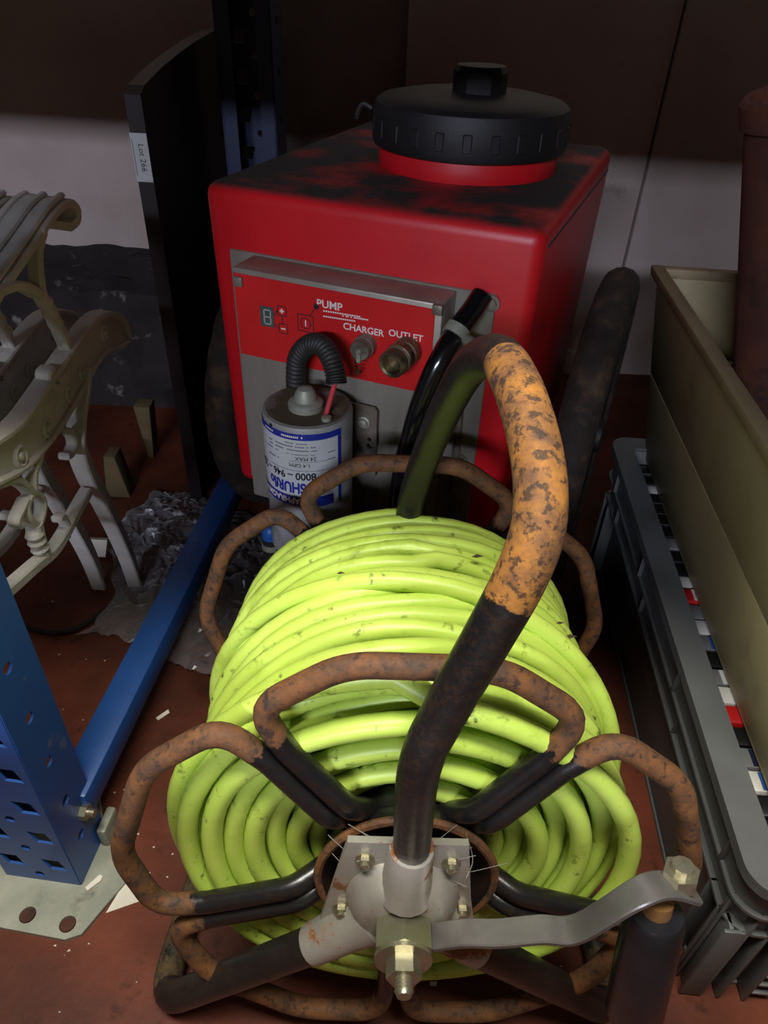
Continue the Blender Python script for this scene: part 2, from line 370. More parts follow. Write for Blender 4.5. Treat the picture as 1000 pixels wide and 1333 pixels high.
m = MB(); pr_ = []
m.lathe([(.125, .700), (.131, .702), (.133, .709), (.132, .742), (.129, .752), (.122, .757), (.09, .763), (0, .767)], Matrix.Translation(LC), 64)
lid = obj('lid', m, 'lid_black', tr, local=True)
for i in range(24):
    a = 2*math.pi*i/24; m = MB(); c = LC+V((0.1315*math.cos(a), .1315*math.sin(a), .724)); m.box((-.002, -.006, -.011), (.002, .006, .011), Matrix.Translation(c) @ Matrix.Rotation(a, 4, 'Z'), bev=.0015, seg=1)
    obj('grip_rib', m, 'lid_black', lid, local=True)
m = MB(); m.lathe([(.036, .760), (.036, .788), (.032, .795), (0, .797)], Matrix.Translation(LC+V((.008, 0, 0))), 14); obj('vent_cap', m, 'lid_black', lid, local=True, smooth=False)
m = MB(); m.tube(catmull([LC+V((-.137, -.02, .735)), LC+V((-.149, -.022, .74)), LC+V((-.156, -.024, .73)), LC+V((-.158, -.024, .722))]), .004, 8); obj('lid_strap', m, 'lid_black', lid, local=True)
# stainless back plate and control box
a = ml(301, 326, -.002); b = ml(646, 378, -.002)
PX0, PX1, PZ1 = -.181, .171, .606
m = MB(); m.box((PX0, -.004, .255), (PX1, .002, PZ1), bev=.001, seg=1); plate = obj('back_plate', m, 'steel', tr, local=True)
CX0, CX1, CYF, CZ1 = -.146, .124, -.055, .604
m = MB(); m.box((CX0, CYF, .262), (CX1, -.003, CZ1), bev=.002, seg=2); ctrl = obj('control_box', m, 'steel', tr, local=True)
m = MB(); m.box((CX0+.002, CYF-.0015, .492), (CX1-.008, CYF-.0002, CZ1-.006), bev=.0007, seg=1); pan = obj('control_panel', m, 'red_panel', ctrl, local=True)
YF = CYF-.0016
def flat(mb, s, px, py, size, align='CENTER', bold=0.0, sx=1.0):
    c = ml(px, py, YF); vs, fs = text(s, size, align, bold); mb.add([(c.x+x*sx, YF-.0002, c.z+y) for x, y in vs], fs)
def strip(mb, x0, z0, x1, z1, wd, dy=.0002):
    d = V((x1-x0, 0, z1-z0)); d.normalize(); n = V((-d.z, 0, d.x))*wd/2; a = V((x0, YF-dy, z0)); b = V((x1, YF-dy, z1)); mb.add([a-n, b-n, b+n, a+n], [(0, 1, 2, 3)])
for s, px, py, sz in (('PUMP', 429, 402, .0135), ('CHARGER', 473, 433, .0115), ('OUTLET', 528, 441, .0115)):
    m = MB(); flat(m, s, px, py, sz, bold=.0002); obj('lettering', m, 'ink_white', pan, local=True, smooth=False)
m = MB()
for (x0, y0, x1, y1) in ((421, 404.5, 470, 412.5), (446, 411, 480, 416.5), (421, 411.5, 466, 418.5)):
    p = ml(x0, y0, YF); q = ml(x1, y1, YF); n = 16
    for i in range(n):
        if rnd.random() < .85:
            a = p.lerp(q, i/n); b = p.lerp(q, (i+.75)/n); strip(m, a.x, a.z, b.x, b.z, .0018)
obj('fine_print', m, 'ink_white', pan, local=True, smooth=False)
c = c0 = ml(348, 412, YF); m = MB(); m.box((c.x-.0095, YF-.0012, c.z-.013), (c.x+.0095, YF, c.z+.013), bev=.0006, seg=1); dsp = obj('display', m, 'lcd', pan, local=True)
m = MB()
for (x0, z0, x1, z1) in ((-.003, .009, .005, .009), (-.003, 0, .005, 0), (-.003, -.009, .005, -.009), (-.0035, .0085, -.0035, .0005), (.0055, .0085, .0055, .0005), (-.0035, -.0005, -.0035, -.0085), (.0055, -.0005, .0055, -.0085)):
    strip(m, c.x+x0, c.z+z0, c.x+x1, c.z+z1, .0018, .0014)
obj('digit', m, 'lcd_segment', dsp, local=True, smooth=False)
def key(px, py, h, sign):
    c = ml(px, py, YF); m = MB()
    for a, b in (((-h, -h), (h, -h)), ((h, -h), (h, h)), ((h, h), (-h, h)), ((-h, h), (-h, -h))): strip(m, c.x+a[0], c.z+a[1], c.x+b[0], c.z+b[1], .0012)
    if sign == 'power':
        P = circ(c.x, c.z, .0068, 24)
        for i in range(24): strip(m, P[i][0], P[i][1], P[(i+1) % 24][0], P[(i+1) % 24][1], .0011)
    k_ = obj('key', m, 'ink_black', pan, local=True, smooth=False); m = MB()
    if sign in '+-': strip(m, c.x-.003, c.z, c.x+.003, c.z, .0018)
    if sign == '+': strip(m, c.x, c.z-.003, c.x, c.z+.003, .0018, .0003)
    if sign == 'power': strip(m, c.x, c.z-.0038, c.x, c.z+.0038, .0016)
    obj('key_symbol', m, 'ink_white', k_, local=True, smooth=False); return c
c1 = key(367, 405, .006, '+'); c2 = key(369, 428, .006, '-'); c3 = key(398, 421, .0105, 'power')
d = ml(412, 399, YF)
for x0, z0, x1, z1 in ((c1.x, c1.z-.006, c2.x, c2.z+.006), (c0.x+.0095, c0.z+.003, c1.x-.006, c1.z), (c0.x+.0095, c0.z-.008, c2.x-.006, c2.z), (c3.x+.006, c3.z+.0105, d.x, d.z)):
    m = MB(); strip(m, x0, z0, x1, z1, .0012); obj('key_link', m, 'ink_black', pan, local=True, smooth=False)
m = MB(); m.add([(x, YF-.0004, z) for x, z in circ(d.x, d.z, .0036, 16)], [tuple(range(16))]); obj('indicator', m, 'ink_black', pan, local=True, smooth=False)
for p in ((311, 366), (570, 403)):
    c = ml(p[0], p[1], YF); m = MB(); m.box((c.x-.006, YF-.004, c.z-.006), (c.x+.006, YF+.002, c.z+.006), bev=.0015); obj('corner_clip', m, 'steel_dirty', ctrl, local=True)
# charger socket with cap on a chain
c = ml(473, 452, YF-.01); MY = axes((c.x, YF, c.z), (0, -1, 0))
m = MB(); m.lathe([(.0135, 0), (.0135, .012), (.0125, .012), (.0125, .02), (.0115, .022), (0, .022)], MY, 24); soc = obj('charger_socket', m, 'steel_dirty', tr, local=True)
m = MB(); m.lathe([(.004, .022), (.004, .025), (.0025, .027), (0, .027)], MY, 12); obj('rivet', m, 'steel', soc, local=True)
m = MB(); m.box((c.x-.0028, YF-.025, c.z-.014), (c.x+.0028, YF-.0235, c.z+.002), bev=.0006, seg=1); obj('cap_tab', m, 'galv', soc, local=True)
for i in range(11):
    t = i/10; p = V((c.x-.012+.015*t, YF-.012-.012*t, c.z-.006-.026*math.sin(math.pi*(.12+.80*t)))); m = MB(); m.lathe([(0, -.0018), (.0015, -.001), (.0018, 0), (.0015, .001), (0, .0018)], Matrix.Translation(p), 6); obj('chain_bead', m, 'brass', soc, local=True)
# outlet quick connector
c = ml(530, 458, YF-.006); MO = axes((c.x, YF, c.z), (-.14, -1, -.06))
m = MB(); m.lathe([(.011, 0), (.017, .001), (.017, .012), (.0145, .013), (.0145, .016), (.0175, .017), (.0175, .026), (.015, .027), (.015, .030), (.0165, .031), (.0165, .041), (.0145, .044), (.0135, .044), (.0115, .042), (.0105, .03), (0, .03)], MO, 28)
out = obj('outlet_coupling', m, 'brass', tr, local=True)
for h in (.014, .0285): 
    m = MB(); m.tube([MO @ V((.0155*math.cos(a), .0155*math.sin(a), h)) for a in np.linspace(0, 2*math.pi, 25)[:-1]], .0012, 6, closed=True); obj('spring_ring', m, 'steel', out, local=True)
# pump
PC = V((-.0155, -.119, 0)); PR = .0545; PT = .478; PB = .27
m = MB(); m.lathe([(PR-.004, PB), (PR, PB+.004), (PR, PT-.006), (PR-.001, PT-.002), (PR-.004, PT), (.02, PT-.001), (0, PT-.001)], Matrix.Translation(PC), 48); pump = obj('pump_motor', m, 'motor_grey', tr, local=True)
m = MB(); m.lathe([(.021, PT-.001), (.021, PT+.006), (.018, PT+.009), (.014, PT+.010), (.0125, PT+.018), (.009, PT+.024), (.004, PT+.026), (0, PT+.0265)], Matrix.Translation(PC+V((0, -.004, 0))), 24); obj('bearing_boss', m, 'galv', pump, local=True)
m = MB(); m.lathe([(.006, PT-.001), (.006, PT+.004), (0, PT+.005)], Matrix.Translation(PC+V((.036, -.022, 0))), 12); obj('screw', m, 'galv', pump, local=True)
m = MB(); m.box((-.002, -PR-.0006, PT-.014), (.002, -PR+.003, PT-.005), Matrix.Translation(PC) @ Matrix.Rotation(-.42, 4, 'Z')); obj('vent_slot', m, 'ink_black', pump, local=True)
def cyl(s_, z, lift): a = s_/PR; return PC+V(((PR+lift)*math.sin(a), -(PR+lift)*math.cos(a), z))
def wrapq(mb, s0, s1, z0, z1, lift):
    n = max(2, int((s1-s0)/.004)); vs = [cyl(s0+(s1-s0)*i/n, z, lift) for i in range(n+1) for z in (z0, z1)]
    mb.add(vs, [(2*i, 2*i+2, 2*i+3, 2*i+1) for i in range(n)])
SL, SR = -.064, .068
zt = ml(410, 571, -.172).z; zb = ml(400, 662, -.172).z
m = MB(); wrapq(m, SL, SR, zb, zt, .0004); lab = obj('pump_label', m, 'label_white', pump, local=True)
m = MB(); wrapq(m, SL, SR, zt-.0085, zt, .0007); wrapq(m, SR-.005, SR, zb, zt-.0085, .0007); wrapq(m, SL, SR-.012, zb, zb+.0155, .0007); obj('label_border', m, 'label_blue', lab, local=True)
def wtext(s, s_right, ztop, size, mname, name='lettering', bold=0.0, sx=1.0):     # printed upside down: starts at the right
    vs, fs = text(s, size, 'LEFT', bold); mb = MB(); mb.add([cyl(s_right-x*sx, ztop-y, .001) for x, y in vs], fs); obj(name, mb, mname, lab, local=True, smooth=False)
HL = zt-zb
wtext('DIAPHRAGM PUMP', .024, zb+.0125, .0125, 'ink_white', bold=.0003, sx=.85)
wtext('SHURflo', .021, zb+.035, .021, 'label_blue', bold=.0008, sx=.70)
wtext('8000 – 946 – 238', .034, zb+.0505, .0145, 'ink_black', bold=.0003, sx=.86)
wtext('1.4 GPM', .028, zb+.064, .0075, 'ink_black'); wtext('24 MAX', .035, zb+.0735, .0075, 'ink_black')
m = MB()
for zz, s0, s1, th in ((.0535, -.06, .022, .0005), (.0665, -.03, .026, .0005), (.076, -.035, .0, .0009), (.0815, -.06, .005, .0014), (.0865, -.065, .002, .0014), (.0765, .016, .026, .0012), (.0665, .015, .026, .0014), (.091, -.035, -.006, .0012), (.0655, -.065, -.045, .0014), (.076, -.07, -.045, .0012)):
    n = int((s1-s0)/.0022)
    for i in range(n):
        if th < .0006 or rnd.random() < .8: wrapq(m, .033+s0+(s1-s0)*i/n, s0+(s1-s0)*(i+(1 if th < .0006 else .75))/n+.033, zb+zz, zb+zz+th, .001)
obj('fine_print', m, 'ink_grey', lab, local=True, smooth=False)
m = MB()
for i in range(24):
    if rnd.random() < .8: wrapq(m, -.035+.0024*i, -.0334+.0024*i, zt-.0055, zt-.003, .0011)
obj('fine_print', m, 'ink_white', lab, local=True, smooth=False)
# pump mounting plate
c = ml(474, 575, -.064); q = [(c.x-.03, .36), (c.x+.0175, .36), (c.x+.0175, .457), (c.x+.013, .462), (c.x-.03, .462)]
vs, fs = holed(q, [circ(c.x+.008, .415, .0032, 10), circ(c.x+.008, .405, .0042, 10)], .004); m = MB(); m.add([V((p.x, -.066+p.z, p.y)) for p in vs], fs); mp = obj('mounting_plate', m, 'steel_dirty', tr, local=True, smooth=False)
for z in (.44, .378): 
    m = MB(); m.lathe([(.0085, 0), (.0085, .003), (.006, .004), (.0055, .007), (0, .0085)], axes((c.x+.001, -.066, z), (0, -1, 0)), 16); obj('screw', m, 'galv', mp, local=True)
# pump head and fittings low down
m = MB(); m.lathe([(0, .215), (.05, .215), (.052, .225), (.052, .262), (.046, .272), (0, .272)], Matrix.Translation(PC), 8); obj('pump_head', m, 'rubber', tr, local=True)
c = ml(352, 690, -.13); m = MB(); m.tube(fillet([(c.x, -.13, .03), (c.x, -.13, c.z-.012)], .02), .013, 12); el = obj('inlet_hose', m, 'rubber', tr, local=True)
m = MB(); m.lathe([(.0125, -.02), (.0125, -.004), (.011, .004), (.007, .008), (0, .009)], Matrix.Translation((c.x, -.13, c.z)), 16); obj('blue_cap', m, 'blue_cap', el, local=True)
m = MB(); m.lathe([(.014, -.03), (.014, -.021), (0, -.021)], Matrix.Translation((c.x, -.13, c.z)), 16); obj('hose_clip', m, 'galv', el, local=True)
c = ml(385, 688, -.15); m = MB(); m.box((c.x-.022, -.16, c.z-.008), (c.x+.022, -.145, c.z+.002), bev=.003); obj('red_clip', m, 'red_panel', tr, local=True)
# ribbed cable conduit looping into the motor
pth = [ml(*p) for p in ((386, 515, -.075), (385, 490, -.082), (388, 465, -.088), (402, 449, -.095), (419, 450, -.105), (431, 467, -.115), (437, 488, -.122), (438, 499, -.125))]
pth = catmull(pth, 14); m = MB(); sc = [1.08 if i % 3 else .9 for i in range(len(pth))]; m.tube(pth, .0115, 14, scale=sc); cd = obj('cable_conduit', m, 'conduit', tr, local=True, angle=60)
m = MB(); m.tube(catmull([ml(437, 497, -.125), ml(434, 506, -.126), V((PC.x+.030, PC.y-.012, PT-.002))]), .003, 8); obj('red_wire', m, 'red_wire', cd, local=True)
# black hose with clip on the right of the control box
hp = catmull([ml(*p) for p in ((628, 384, -.012), (612, 408, -.03), (594, 432, -.05), (572, 470, -.075), (550, 520, -.09), (535, 570, -.10), (523, 620, -.105), (516, 680, -.11))], 8)
m = MB(); m.tube(hp, .0125, 14); bh = obj('suction_hose', m, 'black_hose', tr, local=True)
m = MB(); c = hp[16]; ax = (hp[17]-hp[15]); Mx = axes(c, ax); m.lathe([(.0132, -.006), (.0148, -.006), (.0148, .006), (.0132, .006)], Mx, 20); hc = obj('hose_clip', m, 'galv', bh, local=True)
m = MB(); m.lathe([(.0065, -.004), (.0065, .010), (.0055, .012), (0, .012)], axes(c+V((.017, -.008, -.004)), (.6, -.7, .1)), 14); obj('clip_screw', m, 'galv', hc, local=True)
m = MB(); m.tube(catmull([ml(*p) for p in ((603, 470, -.004), (596, 560, -.006), (590, 640, -.006))]), .006, 8); obj('drain_pipe', m, 'steel_dirty', tr, local=True)
for p in ((593, 660), (607, 462), (640, 395), (600, 600)):
    c = ml(p[0], p[1], -.005); m = MB(); m.prism(hexa(.007), .006, axes(c, (0, -1, 0))); m.lathe([(0, 0), (.010, 0), (.010, .0015), (0, .0015)], axes(c, (0, -1, 0)), 16); obj('bolt', m, 'steel_dirty', plate, local=True, smooth=False)
# frame, axle and wheels
m = MB()
for sx in (-1, 1): m.box((sx*.15-.015, .02, .205), (sx*.15+.015, BD-.02, BZ0-.001)); m.box((sx*.15-.013, .03, 0), (sx*.15+.013, .056, .206))
m.tube([(-.27, .327, .27-.05), (.27, .327, .27-.05)], .011, 12); obj('chassis', m, 'dark_metal', tr, local=True)
for sx in (-1, 1):
    cx = sx*.283; C_ = V((cx, .327, .272)); R_ = .243; vs = []; fs = []; n, k_ = 96, 14
    for i in range(n):
        a = 2*math.pi*i/n
        for j in range(k_):
            b = 2*math.pi*j/k_; rr = .0285+(.0016 if (j in (0, 1, 13, 12, 2) and (i+(j % 2)*1) % 3) else 0)
            vs.append(C_+V((rr*1.02*math.sin(b), (R_+rr*math.cos(b))*math.cos(a), (R_+rr*math.cos(b))*math.sin(a))))
    for i in range(n):
        for j in range(k_): fs.append((i*k_+j, i*k_+(j+1) % k_, ((i+1) % n)*k_+(j+1) % k_, ((i+1) % n)*k_+j))
    m = MB(); m.add(vs, fs); ty = obj('tyre', m, 'tyre_rubber', tr, local=True)
    m = MB(); m.lathe([(.205, -.016), (.222, -.02), (.222, .02), (.205, .016)], Matrix.Translation(C_) @ Matrix.Rotation(math.pi/2, 4, 'Y'), 48)
    m.lathe([(.012, -.03), (.03, -.03), (.03, .03), (.012, .03)], Matrix.Translation(C_) @ Matrix.Rotation(math.pi/2, 4, 'Y'), 20)
    for i in range(9):
        a = 2*math.pi*i/9; m.tube([C_+V((0, .028*math.cos(a), .028*math.sin(a))), C_+V((0, .21*math.cos(a), .21*math.sin(a)))], .004, 6)
    obj('wheel_rim', m, 'dark_metal', ty, local=True)

# ================================================================== hose reel
A0 = V((.032, .293, .281)); A1 = V((.027, .610, .238)); AX = (A1-A0).normalized()
reel = thing('hose_reel', (.03, .43, 0), 'rusty black tubular hose reel with carry handle and crank', 'hose reel')
RXv = V((1, 0, 0)); RXv = (RXv-RXv.dot(AX)*AX).normalized(); RZv = RXv.cross(AX)
def rp(r, deg, a): t = math.radians(deg); return A0+AX*a+RXv*(r*math.cos(t))+RZv*(r*math.sin(t))
WD = (A1-A0).length
def petal(mid, a, out_a):
    pts = []
    def off(deg, r, side):                      # along the spoke, shifted sideways so that two tubes lie side by side
        p = rp(r, deg, 0)-A0; t = math.radians(deg); n = -RXv*math.sin(t)+RZv*math.cos(t); return A0+p+n*side*.0098
    l, r = mid+36, mid-36
    P = [off(l, .066, -1)+AX*(a+out_a*1.6), off(l, .10, -1)+AX*a, off(l, .180, -1)+AX*a, rp(.226, mid+31.5, a), rp(.243, mid+13, a), rp(.243, mid-13, a), rp(.226, mid-31.5, a), off(r, .180, 1)+AX*a, off(r, .10, 1)+AX*a, off(r, .066, 1)+AX*(a+out_a*1.6)]
    path = fillet(P, [0, .04, .035, .028, .07, .07, .028, .035, .04, 0], 6, .012)
    wear = []
    for q in path:
        r_ = ((q-A0)-AX*((q-A0).dot(AX))).length; wear.append(max(0, min(1, (r_-.178)/.025))*.95)
    mb = MB(); mb.tube(path, .0097, 12, wear=wear); return mb
for a, oa in ((0, .012), (WD, -.012)):
    for i in range(5): obj('flange_tube', petal(90+72*i, a, oa), 'tube_black', reel)
MA = axes(A0, AX, RXv)
m = MB(); m.lathe([(.030, .018), (.058, .018), (.064, .004), (.072, -.004), (.076, .0), (.074, .012), (.068, .02), (.068, WD-.02), (.074, WD-.012), (.076, WD), (.06, WD), (.03, WD-.01)], MA, 48, wear=-.3); drum = obj('drum', m, 'tube_black', reel)
m = MB(); m.lathe([(.022, -.03), (.026, -.03), (.026, .02), (.022, .02)], MA, 24, wear=.35); obj('hub_sleeve', m, 'tube_black', reel)
m = MB(); m.tube([rp(.0755, d, -.002) for d in range(0, 360, 8)], .004, 8, closed=True, wear=[.75]*45); obj('drum_rim', m, 'tube_black', drum)
# cast bracket at the front: plate with three sockets
BA = -.020                                        # along the axis, towards the viewer
def bl(x, z, a): return A0+AX*a+RXv*x+RZv*z
Mb = Matrix((RXv, RZv, -AX)).transposed().to_4x4(); Mb.translation = A0+AX*BA+RZv*.012-RXv*.004     # local x right, y up, z outwards
plp = [(-.046, .068), (.048, .068), (.056, .0), (.066, -.058), (.03, -.062), (-.03, -.062), (-.072, -.058), (-.060, .0)]
vs, fs = holed(plp, [], .006); m = MB(); m.add([Mb @ p for p in vs], fs, .40)
prof = [(.046, .005), (.042, .010), (.036, .018), (.032, .024), (.0, .026)]
m.lathe([(.05, .0), (.046, .008), (.040, .020), (.033, .027), (.0, .028)], Mb, 28, wear=.27)
brk = obj('cast_bracket', m, 'cast_bracket', reel, angle=50)
hb = at(535, 1150, y=.258)
def socket(p0, p1, r0, r1, wr):
    m = MB(); p0 = V(p0); p1 = V(p1); d = p1-p0
    m.tube([p0, p0+d*.3, p0+d*.97, p1], 1, 18, scale=[r0*1.25, r0*1.05, r1, r1*.97], wear=[wr*.4, wr, wr, wr]); obj('socket', m, 'cast_bracket', brk)
s_top = (Mb @ V((.001, .022, .012)), Mb @ V((.003, .075, .014)))
s_l = (Mb @ V((-.022, -.022, .008)), Mb @ V((-.075, -.066, .010)))
s_r = (Mb @ V((.024, -.022, .008)), Mb @ V((.068, -.064, .010)))
socket(*s_top, .019, .0175, .42); socket(*s_l, .019, .0175, .38); socket(*s_r, .019, .0175, .5)
for x, z in ((-.032, .048), (.036, .046), (-.050, -.018), (.05, -.015)):
    m = MB(); m.prism(hexa(.0062), .005, Mb @ Matrix.Translation((x, z, .006))); m.lathe([(0, 0), (.0038, 0), (.0038, .008), (0, .009)], Mb @ Matrix.Translation((x, z, .006)), 12); m.lathe([(.0, 0), (.0078, 0), (.0078, .0012), (0, .0012)], Mb @ Matrix.Translation((x, z, .006)), 16); obj('bolt', m, 'nut_plated', brk, smooth=False)
# axle boss, nut and stud
Mn = Mb @ Matrix.Translation((.0, -.006, 0))
m = MB(); m.prism([(.0245*math.cos(math.pi/3*i+.5236), .0245*math.sin(math.pi/3*i+.5236)) for i in range(6)], .026, Mn @ Matrix.Translation((0, 0, .024))); boss = obj('crank_boss', m, 'nut_plated', reel, smooth=False)
m = MB(); m.lathe([(.012, .050), (.0225, .050), (.0225, .0535), (.012, .0535)], Mn, 24); obj('washer', m, 'nut_plated', boss)
m = MB(); m.prism(hexa(.0135), .013, Mn @ Matrix.Translation((0, 0, .0535))); obj('lock_nut', m, 'nut_plated', boss, smooth=False)
prof = [(.0, .064)]+[(.0066+(.0007 if i % 2 else -.0003), .065+.0014*i) for i in range(9)]+[(.0055, .0785), (0, .079)]
m = MB(); m.lathe(prof, Mn, 16); obj('stud', m, 'nut_plated', boss)
# crank arm: flat bar bent in a gentle S
ce = at(882, 1158, y=.246)
B0 = Mn @ V((.016, .0, .036)); d = ce-B0
cp = catmull([B0, B0+V((.030, -.003, .020)), B0+V((.055, -.006, .030)), B0+d*.47+V((0, -.010, .002)), B0+d*.62+V((0, -.012, -.004)), B0+d*.80+V((0, -.008, .026)), B0+d*.92+V((0, -.003, .020)), ce+V((.012, 0, -.002))], 7)
m = MB(); m.sweep(cp, rect(.0052, .021, .001), up=(-.15, .12, 1)); arm = obj('crank_arm', m, 'crank_steel', reel)
gt = at(824, 1322, y=.212); g0 = ce+V((-.012, -.004, -.012)); gd = (gt-g0).normalized(); GM = axes(g0, gd); GL = (gt-g0).length
m = MB(); m.prism(hexa(.013), .012, axes(ce-gd*.008, -gd)); m.lathe([(0, 0), (.0075, 0), (.0075, .018), (0, .019)], axes(ce-gd*.008, -gd), 12); obj('crank_bolt', m, 'nut_plated', arm, smooth=False)
m = MB(); m.lathe([(.0, -.004), (.011, -.004), (.011, .012), (.0, .012)], GM, 20); obj('crank_pin', m, 'grip_foam', arm)
m = MB(); m.lathe([(.012, .008), (.0195, .009), (.0215, .013), (.0225, GL*.5), (.0225, GL-.006), (.020, GL), (.015, GL+.0015), (0, GL+.0015)], GM, 28); obj('crank_grip', m, 'grip_black', reel)
# carry handle arching over the reel
hb0 = s_top[1]
hp_ = [s_top[0]+(s_top[1]-s_top[0])*.6, s_top[1]]+[at(px, py, y=y) for px, py, y in ((546, 1000, .262), (580, 925, .268), (632, 835, .272), (676, 755, .276), (700, 690, .286), (703, 625, .306), (692, 560, .334), (672, 500, .372), (648, 464, .425), (618, 472, .475), (592, 510, .515), (560, 580, .565), (534, 660, .600), (528, 740, .618))]+[A1+AX*.045+V((.005, 0, .03))]
path = catmull(hp_, 8); n = len(path); wear = []
for i, q in enumerate(path):
    t = i/(n-1)
    wear.append(.06 if t < .28 else (.06+(t-.28)/.02*.9 if t < .30 else (.92 if t < .60 else (.0 if t < .74 else .3))))
hrad = .0142
m = MB(); m.tube(path, hrad, 18, wear=wear); obj('carry_handle', m, 'handle_tube', reel)
# floor legs: one bent tube each side
lf = at(205, 1312, z=.016); rf = at(800, 1325, z=.016)
for s_, f_, bx in ((s_l, lf, -.20), (s_r, rf, .255)):
    back = V((bx, .60, .016)); rb = A1+AX*.04+V((.02*(1 if bx > 0 else -1), 0, -.01))
    P = [s_[0]+(s_[1]-s_[0])*.7, s_[1], V((f_.x, f_.y+.004, .016)), V((bx, .46, .016)), back, rb]
    path = fillet(P, [0, .02, .05, .1, .05, 0], 8, .015); wear = []
    for q in path: wear.append(.12 if (q.z > .03 and q.y < .4) else .62)
    m = MB(); m.tube(path, .0155, 16, wear=wear); obj('floor_leg', m, 'tube_base', reel)
Mr = axes(A1+AX*.036, AX, RXv); m = MB(); m.lathe([(0, 0), (.05, 0), (.05, .006), (.03, .02), (0, .022)], Mr, 24, wear=.5); m.lathe([(.0, -.05), (.016, -.05), (.016, 0), (0, 0)], Mr, 16, wear=.5); obj('rear_bracket', m, 'cast_bracket', reel)
# cobweb threads at the hub
for i in range(14):
    a = rp(.04+.05*rnd.random(), rnd.choice((125, 60, 40, 140))+rnd.uniform(-18, 18), -.012+.01*rnd.random()); b = bl(rnd.uniform(-.05, .07), rnd.uniform(.03, .075), -.03); md = (a+b)/2+V((rnd.uniform(-.01, .01), 0, -.006))
    m = MB(); m.tube(catmull([a, md, b], 4), .0003, 3); obj('cobweb_thread', m, 'cobweb', reel)

# ================================================================== the hose wound on the reel
HR = .0095; path = []; hr2 = random.Random(3)
NL = 7; lay_r = [0.0785+.0186*k for k in range(NL)]
amin, amax = .012, WD-.028
for k in range(NL):
    turns = 15 if k < NL-1 else 14
    fr = amin+(.004 if k % 2 else 0)+[.016, .012, .008, .006, .003, 0, -.002][k]; bk = amax-.004*(NL-1-k)
    for i in range(turns*52):
        t = i/(turns*52); th = 2*math.pi*(i/52)
        u = t if k % 2 == 0 else 1-t
        a = bk+(fr-bk)*u
        outer = k >= NL-2
        wob = mnoise.noise(V((math.cos(th)*1.1, math.sin(th)*1.1, (i//52)*.9+k*7.3)))
        wob2 = mnoise.noise(V((math.cos(th)*1.3+9, math.sin(th)*1.3, (i//52)*1.3+k*5.1)))
        amp = .011 if outer else .004
        a += amp*wob+(.010*math.sin(th*1+2.4)*math.sin(math.pi*u) if outer else 0)
        a = max(.0105 if k < NL-1 else .004, min(amax+.002, a))
        r = lay_r[k]+(.0055 if outer else .002)*wob2
        path.append(rp(r, math.degrees(th)+90, a))
# a last loose turn slung across the outside, ending in a short tail on the floor
for i in range(1, 100):
    t = i/100; th = 2*math.pi*t*1.45; a = fr+(bk-fr)*0+(.016+.20*(t**1.3)); path.append(rp(lay_r[-1]+.013+.004*math.sin(5*t), math.degrees(th)+90, max(.006, min(amax, a))))
m = MB(); m.tube(path, HR, 12); hose = obj('hose', m, 'hose_lime', None, 'lime green water hose wound in many turns on the reel', 'hose', angle=70)
origin(hose, (.03, .43, .07))
c = at(700, 1135, y=.30); 
for i, (px, py, y, rot) in enumerate(((480, 838, .47, .3), (640, 690, .52, 1.0), (725, 815, .47, 2.0), (735, 835, .46, .7), (718, 888, .44, 1.4))):
    p = at(px, py, y=y); r_ = ((p-A0)-AX*(p-A0).dot(AX)); p = p+r_.normalized()*((lay_r[-1]+HR+.010)-r_.length)
    m = MB(); m.add([p+V(q)*(.6+.3*(i % 2)) for q in ((-.007, 0, 0), (-.002, -.003, .0015), (.007, .001, .001), (-.001, .003, .002), (.0, 0, .0035))], [(0, 1, 4), (1, 2, 4), (2, 3, 4), (3, 0, 4), (0, 3, 2, 1)])
    origin(obj('leaf_scrap', m, 'leaf_dry', None, 'tiny dry leaf scrap caught on the lime green hose', 'leaf', 'leaf scraps on the hose'), p)

